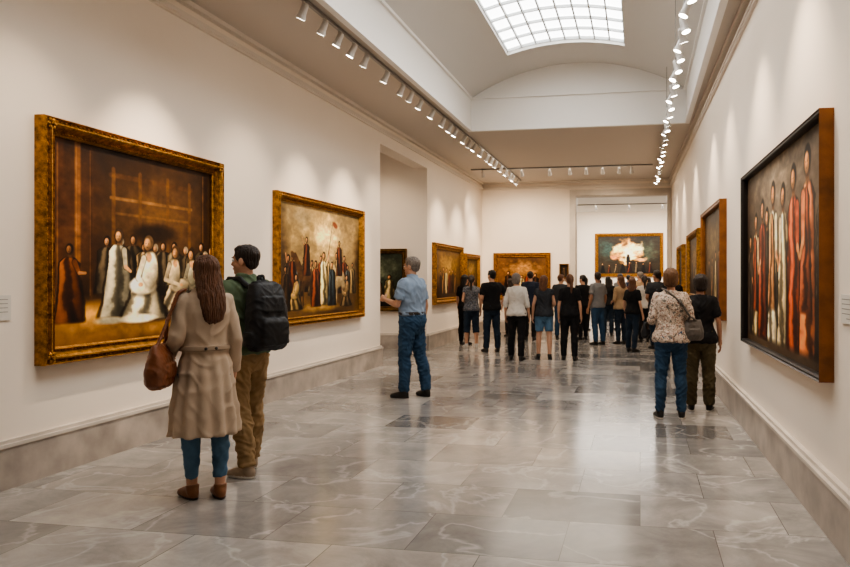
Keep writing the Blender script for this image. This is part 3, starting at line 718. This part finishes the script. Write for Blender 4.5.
    if ht == 'short':
        b.sph((0, -.016, 1.674), (.080, .096, .088), n=24, k=16); b.sph((0, -.052, 1.622), (.062, .046, .055)); b.sph((0, .03, 1.722), (.058, .05, .032))
    elif ht == 'bob':
        b.sph((0, -.018, 1.672), (.087, .101, .091), n=24, k=16); b.loft([(0, -.03, 1.54, .05, .04), (0, -.03, 1.565, .078, .065), (0, -.025, 1.62, .088, .082), (0, -.02, 1.68, .086, .095)])
    elif ht == 'long':
        b.sph((0, -.018, 1.670), (.086, .100, .090), n=24, k=16)
        b.loft([(0, -.105, 1.25, .03, .016), (0, -.115, 1.29, .07, .028, .05, 11, 0), (0, -.115, 1.37, .092, .036, .05, 11, 1), (0, -.092, 1.46, .100, .048, .035, 11, 2), (0, -.058, 1.56, .094, .064, .02, 11, 2), (0, -.03, 1.64, .087, .082), (0, -.02, 1.69, .082, .09)], n=48)
    elif ht == 'mid':
        b.sph((0, -.018, 1.670), (.085, .099, .090), n=24, k=16)
        b.loft([(0, -.09, 1.42, .05, .025), (0, -.085, 1.47, .08, .04), (0, -.055, 1.56, .088, .062), (0, -.03, 1.64, .086, .08), (0, -.02, 1.69, .081, .088)])
    elif ht == 'pony':
        b.sph((0, -.016, 1.672), (.080, .095, .088), n=24, k=16); b.sph((0, -.05, 1.62), (.06, .05, .055))
        b.chain([((0, -.11, 1.68), .024), ((0, -.145, 1.64), .032), ((0, -.14, 1.5), .028), ((0, -.125, 1.38), .012)])
    vox(b, 'hair', [hm], root, .007 if lod < 2 else .012, 2, .0065, 34, .15, seed)
    FA = {0: 1.4, 1: 1.2, 2: 1.0}[lod]
    if bottom:
        b = B(); b.loft(trings(sex, g, .012 if not coat else .0, .79, 1.05 if not coat else .97))
        for sd in (-1, 1):
            hp, kn, cf, an, fa = legs[sd]
            if btype == 'shorts': b.chain([(hp, .102), (hp.lerp(kn, .8), .082)], True, False)
            elif btype == 'capri': b.chain([(hp, .10), (hp.lerp(kn, .4), .09), (kn, .066+fit), (cf, .066+fit)], True, False)
            else:
                end = an+(kn-an).normalized()*(cuff-.075)
                b.chain([(hp, .094+fit*.3), (hp.lerp(kn, .4), .080+fit), (kn, .057+fit), (cf, .057+fit), (cf.lerp(end, .6), .046+fit*1.15), (end, .043+fit*1.1)], True, False)
        vox(b, btype, [bottom], root, VX, 3, .011*FA if not coat else .009, 10, 1.4, seed)
    if tuck:
        b = B(); b.loft(trings(sex, g, .026, 1.035, 1.072, 4)); vox(b, 'belt', [M_BELT], root, .009, 1)
    if top:
        b = B(); z0 = 1.03 if tuck else hem
        b.loft(trings(sex, g, .018 if not tuck else .014, z0, 1.492, 18, flare=.06))
        for sd in (-1, 1):
            S, E, Wr = sh[sd]
            b.chain([(Vector((sd*.09, -.006, 1.432)), .052*k), (S, .065*k)])
            if sleeve == 'short': b.chain([(S, .066*k), (S.lerp(E, .72), .065*k)], True, False)
            elif sleeve == 'cap': b.chain([(S, .064*k), (S.lerp(E, .3), .064*k)], True, False)
            elif sleeve == 'half': b.chain([(S, .066*k), (E, .056*k), (E.lerp(Wr, .25), .054*k)], True, False)
            elif sleeve == 'long': b.chain([(S, .066*k), (S.lerp(E, .5), .060*k), (E, .053*k), (E.lerp(Wr, .4), .052*k), (E.lerp(Wr, .96), .038*k)], True, False)
        if collar: b.loft([(0, -.012, 1.47, .083, .073), (0, -.008, 1.53, .070, .066)])
        vox(b, 'shirt', [top], root, VX, 3, .011*FA, 8, .9, seed+2)
    if coat:
        b = B()
        r = trings(sex, g, .024, 1.09, 1.492, 12)
        sk = [(0, -.0, z, rx, ry, a_, 13, ph) for z, rx, ry, a_, ph in ((.47, .238, .205, .07, 0), (.60, .225, .19, .07, .2), (.75, .207, .172, .06, .3), (.90, .188, .153, .045, .3), (1.0, .168, .134, .025, .3), (1.05, .152, .118, .01, 0))]
        b.loft(sk+[(c_[0], c_[1], c_[2], c_[3], c_[4], 0, 0, 0) for c_ in r], n=96)
        for sd in (-1, 1):
            S, E, Wr = sh[sd]
            b.chain([(Vector((sd*.09, -.006, 1.43)), .056*k), (S, .070*k), (S.lerp(E, .5), .063*k), (E, .058*k), (E.lerp(Wr, .5), .053*k), (E.lerp(Wr, .93), .046*k)], True, False)
        b.loft([(0, -.012, 1.46, .095, .085), (0, -.012, 1.51, .082, .076)])
        vox(b, 'coat', [coat], root, .008, 2, .011, 7, .7, seed+2)
        b = B(); b.loft(trings(sex, g, .040, 1.070, 1.108, 4), n=64); vox(b, 'coat_belt', [CL['belt']], root, .006, 1)
        b = B()
        for sd in (-1, 1): b.sph((sd*.035, -.148, 1.089), (.011, .006, .011), n=12, k=8)
        raw(b, 'coat_buttons', [M_BELT], root, True)
    if shoes:
        up, sole = shoes; b = B()
        for sd in (-1, 1):
            hp, kn, cf, an, fa = legs[sd]
            b.M = Matrix.Translation((an.x, an.y, 0)) @ Matrix.Rotation(math.radians(fa), 4, 'Z')
            b.sph((0, -.02, .045), (.037, .048, .052)); b.sph((0, .06, .035), (.043, .10, .042)); b.sph((0, .125, .026), (.046, .06, .032))
            b.fr((0, -.012, .04), (0, -.004, .105), .041, .047); b.fr((0, .0, .07), (0, .09, .035), .04, .034)
            b.loft([(0, .05, 0, .042, .118), (0, .05, .018, .044, .122)])
        vox(b, 'shoes', [up, sole], root, .0075 if lod == 0 else .01, 2, floor_clamp=True, split_z=.02)
    bpy.context.view_layer.update()
    return root.matrix_world.copy()

def backpack(Mw, mat_=None, s=1.0, name='backpack'):
    b = B(); yb = -.15
    b.loft([(0, yb-.085, .96, .13, .06), (0, yb-.09, .985, .155, .085), (0, yb-.095, 1.1, .163, .095), (0, yb-.09, 1.25, .16, .09), (0, yb-.08, 1.38, .15, .078), (0, yb-.065, 1.45, .125, .06), (0, yb-.06, 1.475, .08, .04)], ex=3.2)
    b.loft([(0, yb-.175, 1.0, .10, .03), (0, yb-.18, 1.02, .12, .04), (0, yb-.18, 1.17, .12, .04), (0, yb-.173, 1.2, .10, .028)], ex=3.5)
    b.loft([(0, yb-.163, 1.25, .10, .03), (0, yb-.16, 1.27, .11, .03), (0, yb-.15, 1.36, .10, .025)], ex=3.5)
    for sd in (-1, 1):
        b.chain([((sd*.09, yb, 1.43), .02), ((sd*.10, -.05, 1.50), .019), ((sd*.11, .05, 1.495), .019), ((sd*.125, .13, 1.40), .019), ((sd*.135, .14, 1.27), .017), ((sd*.16, .07, 1.13), .013), ((sd*.16, -.10, 1.04), .011), ((sd*.13, yb-.02, 1.0), .012)])
        b.loft([(sd*.16, yb-.09, 1.0, .03, .05), (sd*.163, yb-.09, 1.1, .03, .05)])
    b.chain([((-.03, yb-.03, 1.47), .009), ((-.025, yb-.03, 1.52), .009), ((.025, yb-.03, 1.52), .009), ((.03, yb-.03, 1.47), .009)])
    vox(b, name, [mat_ or M_BPK], None, .0085, 2, .008, 10, 1, world=Mw)
def shoulder_bag(Mw, c, size, strap, mat_, name='shoulder_bag', ang=0):
    w, d, h = size; b = B()
    b.M = Matrix.Translation(c) @ Matrix.Rotation(math.radians(ang), 4, 'Z')
    b.loft([(0, 0, -h/2, w*.40, d*.35), (0, 0, -h/2+.03, w*.52, d*.55), (0, 0, -h*.1, w*.54, d*.6), (0, 0, h*.25, w*.46, d*.42), (0, 0, h/2-.01, w*.40, d*.2), (0, 0, h/2, w*.38, d*.14)], ex=3)
    b.loft([(0, -d*.5, -h*.25, w*.30, .02), (0, -d*.52, h*.05, w*.30, .018)], ex=4)
    b.M = Matrix.Identity(4)
    Rz = Matrix.Rotation(math.radians(ang), 3, 'Z')
    for sx in (-1, 1):
        p = Vector(c)+Rz @ Vector((sx*w*.34, 0, h*.38))
        b.chain([(p, .011)]+[(Vector(q)+Vector((0, sx*.012, 0)), .010) for q in strap])
    vox(b, name, [mat_], None, .0075, 2, .006, 12, 1, world=Mw)

# foreground couple
Mw = person('woman_in_beige_coat', -2.96, 4.38, 50, 1.665, 'f', hair=('long', H_BR), coat=CL['coat'], bottom=CL['ljeans'], fit=.003, cuff=.14, shoes=(S_BRN, S_DSOLE),
            arms=('bag', 'down'), feet=((-.085, .05, 10), (.08, -.05, -6)), head=(14, 0), lod=0, curl=(.9, .4), seed=1, sw=.95)
shoulder_bag(Mw, (-.305, -.03, .98), (.36, .13, .30), [(-.26, -.04, 1.3), (-.185, -.02, 1.49), (-.13, .0, 1.51)], M_LEATH, 'handbag', 62)
Mw = person('man_in_green_shirt', -3.03, 5.0, 70, 1.765, 'm', hair=('short', H_DK), top=CL['green'], sleeve='long', collar=True, hem=.93, bottom=CL['khaki'], fit=.014, shoes=(S_GRY, S_SOLE),
            arms=('fwd', 'fwd'), feet=((-.10, -.11, 12), (.11, .10, -10)), head=(22, 0), lod=0, seed=2)
backpack(Mw)
person('man_in_blue_shirt', -2.88, 8.6, 72, 1.79, 'm', hair=('short', H_GR), top=CL['blue'], sleeve='short', collar=True, tuck=True, bottom=CL['jeans'], fit=.014, shoes=(S_BLK, S_DSOLE),
       arms=('raise', 'down'), feet=((-.12, .07, 15), (.12, -.10, -12)), head=(8, 0), lod=0, g=1.1, seed=3, curl=(.6, .4))
Mw = person('woman_in_floral_blouse', .33, 7.8, 4, 1.62, 'f', hair=('bob', H_LB), top=CL['floral'], sleeve='half', hem=.90, bottom=CL['jeans'], fit=.006, shoes=(S_BLK, S_SOLE),
            arms=('fwd', 'fwd'), feet=((-.13, 0, 12), (.12, .02, -8)), head=(-14, 0), lod=0, g=1.12, seed=4)
shoulder_bag(Mw, (.25, -.06, 1.04), (.22, .09, .24), [(.2, -.13, 1.2), (.1, -.15, 1.36), (-.05, -.1, 1.49), (-.1, .0, 1.52)], M_GBAG, 'shoulder_bag', 10)
shoulder_bag(Mw, (-.29, .08, 1.02), (.18, .08, .18), [(-.23, .05, 1.2), (-.16, .0, 1.5)], M_BPK, 'shoulder_bag', 80)
person('woman_in_black_top', .68, 8.3, -6, 1.56, 'f', skin=SK2, hair=('bob', H_DK), top=CL['black'], sleeve='short', hem=.88, bottom=CL['olive'], fit=.018, shoes=(S_BLK, S_SOLE),
       arms=('down', 'down'), feet=((-.11, 0, 10), (.11, .02, -10)), head=(12, 0), lod=0, g=1.08, seed=5)
mid = [
 ('woman_in_black_outfit', -4.0, 15.8, -20, 1.62, 'f', ('mid', H_BK), 'black', 'short', 'black', 'trousers', S_BLK, ('down', 'fwd'), 1.0),
 ('woman_in_patterned_top', -3.68, 15.1, 25, 1.60, 'f', ('pony', H_DK), 'floral2', 'cap', 'djeans', 'capri', S_WHT, ('fwd', 'down'), 1.05),
 ('man_in_black_polo', -3.05, 14.3, 35, 1.70, 'm', ('short', H_BK), 'black', 'short', 'djeans', 'trousers', S_BLK, ('fwd', 'hip'), 1.08),
 ('woman_in_white_top', -2.28, 12.95, -5, 1.62, 'f', ('bob', H_GR), 'white', 'half', 'black', 'trousers', S_BLK, ('down', 'down'), 1.10),
 ('woman_in_denim_shorts', -1.80, 13.25, 10, 1.58, 'f', ('mid', H_BR), 'dgrey', 'cap', 'ljeans', 'shorts', S_BLK, ('down', 'fwd'), 1.06),
 ('woman_in_black_clothes', -1.30, 13.1, 0, 1.60, 'f', ('pony', H_BR), 'black', 'short', 'black', 'trousers', S_BLK, ('down', 'down'), 1.0),
]
sd = 10
for (n, x, y, yaw, H_, sx, hr, tp, sl, bt, bty, shs, ar, g) in mid:
    person(n, x, y, yaw, H_, sx, hair=hr, top=CL[tp], sleeve=sl, bottom=CL[bt], btype=bty, shoes=(shs, S_SOLE if shs is S_WHT else S_DSOLE), arms=ar, lod=1, g=g, seed=sd,
           feet=((-.12, .04, 12), (.11, -.05, -10)), head=(random.uniform(-25, 25), 0)); sd += 1
far = [
 (-.97, 16.3, 'm', 'short', H_DK, 'grey', 'jeans', 'down'), (-.45, 16.6, 'f', 'mid', H_BR, 'tan', 'djeans', 'fwd'), (-.2, 18.3, 'f', 'bob', H_LB, 'red', 'black', 'down'),
 (.1, 17.2, 'f', 'pony', H_DK, 'white', 'black', 'down'), (.36, 15.6, 'm', 'short', H_DK, 'dgrey', 'djeans', 'fwd'), (-1.42, 17.6, 'm', 'short', H_BK, 'black', 'black', 'down'),
 (-.85, 19.0, 'f', 'mid', H_BK, 'black', 'djeans', 'down'), (-2.7, 17.3, 'm', 'short', H_DK, 'navy', 'black', 'fold'), (-2.0, 17.9, 'm', 'short', H_BR, 'dgrey', 'jeans', 'down'),
 (.56, 13.2, 'm', 'short', H_DK, 'black', 'djeans', 'down'), (.45, 18.4, 'm', 'short', H_BK, 'navy', 'djeans', 'down'), (-.6, 21.4, 'm', 'short', H_DK, 'grey', 'djeans', 'down'),
 (-.05, 22.2, 'f', 'mid', H_BR, 'black', 'black', 'down'), (-1.3, 22.6, 'f', 'bob', H_DK, 'tan', 'djeans', 'down'), (.5, 23.5, 'm', 'short', H_DK, 'white', 'djeans', 'down'),
 (.22, 20.0, 'f', 'mid', H_DK, 'black', 'black', 'down'), (-.4, 24.8, 'm', 'short', H_BK, 'navy', 'black', 'down'), (-1.05, 25.5, 'f', 'mid', H_DK, 'red', 'djeans', 'down'),
 (.15, 26.2, 'm', 'short', H_BR, 'dgrey', 'black', 'down'), (-.15, 14.9, 'f', 'mid', H_BR, 'black', 'djeans', 'down'), (-3.4, 18.3, 'f', 'mid', H_DK, 'dgrey', 'black', 'down'),
 (.0, 19.2, 'm', 'short', H_GR, 'tan', 'djeans', 'fwd'), (-1.6, 20.9, 'f', 'mid', H_BK, 'black', 'black', 'down'),
]
for i, (x, y, sx, ht, hm, tp, bt, ar) in enumerate(far):
    H_ = (1.68 if sx == 'm' else 1.56)+random.uniform(-.06, .04)
    person('museum_visitor', x, y, random.uniform(-50, 50), H_, sx, skin=random.choice((SK, SK2)), hair=(ht, hm), top=CL[tp], sleeve=random.choice(('short', 'half', 'short')), bottom=CL[bt], shoes=(S_BLK, S_DSOLE),
           arms=(ar, random.choice(('down', 'fwd'))), lod=2, g=random.uniform(1, 1.1), seed=20+i, head=(random.uniform(-25, 25), 0), feet=((-.1, .0, 10), (.1, random.uniform(-.08, .06), -10)))

# ------------------------------------------------------------------ world & camera
w = bpy.data.worlds.new('World'); scn.world = w; w.use_nodes = True
w.node_tree.nodes['Background'].inputs[0].default_value = (.8, .88, 1, 1); w.node_tree.nodes['Background'].inputs[1].default_value = .6
scn.view_settings.look = 'AgX - Medium High Contrast'
cam = bpy.data.cameras.new('Camera'); co = bpy.data.objects.new('Camera', cam); coll.objects.link(co)
co.location = (0, 0, 1.5); co.rotation_euler = (math.radians(90), 0, math.atan(.183))
cam.sensor_width = 36; cam.lens = 36*700/850; cam.shift_x = (425-512)/850; cam.shift_y = -3.5/850
cam.clip_end = 200
scn.camera = co
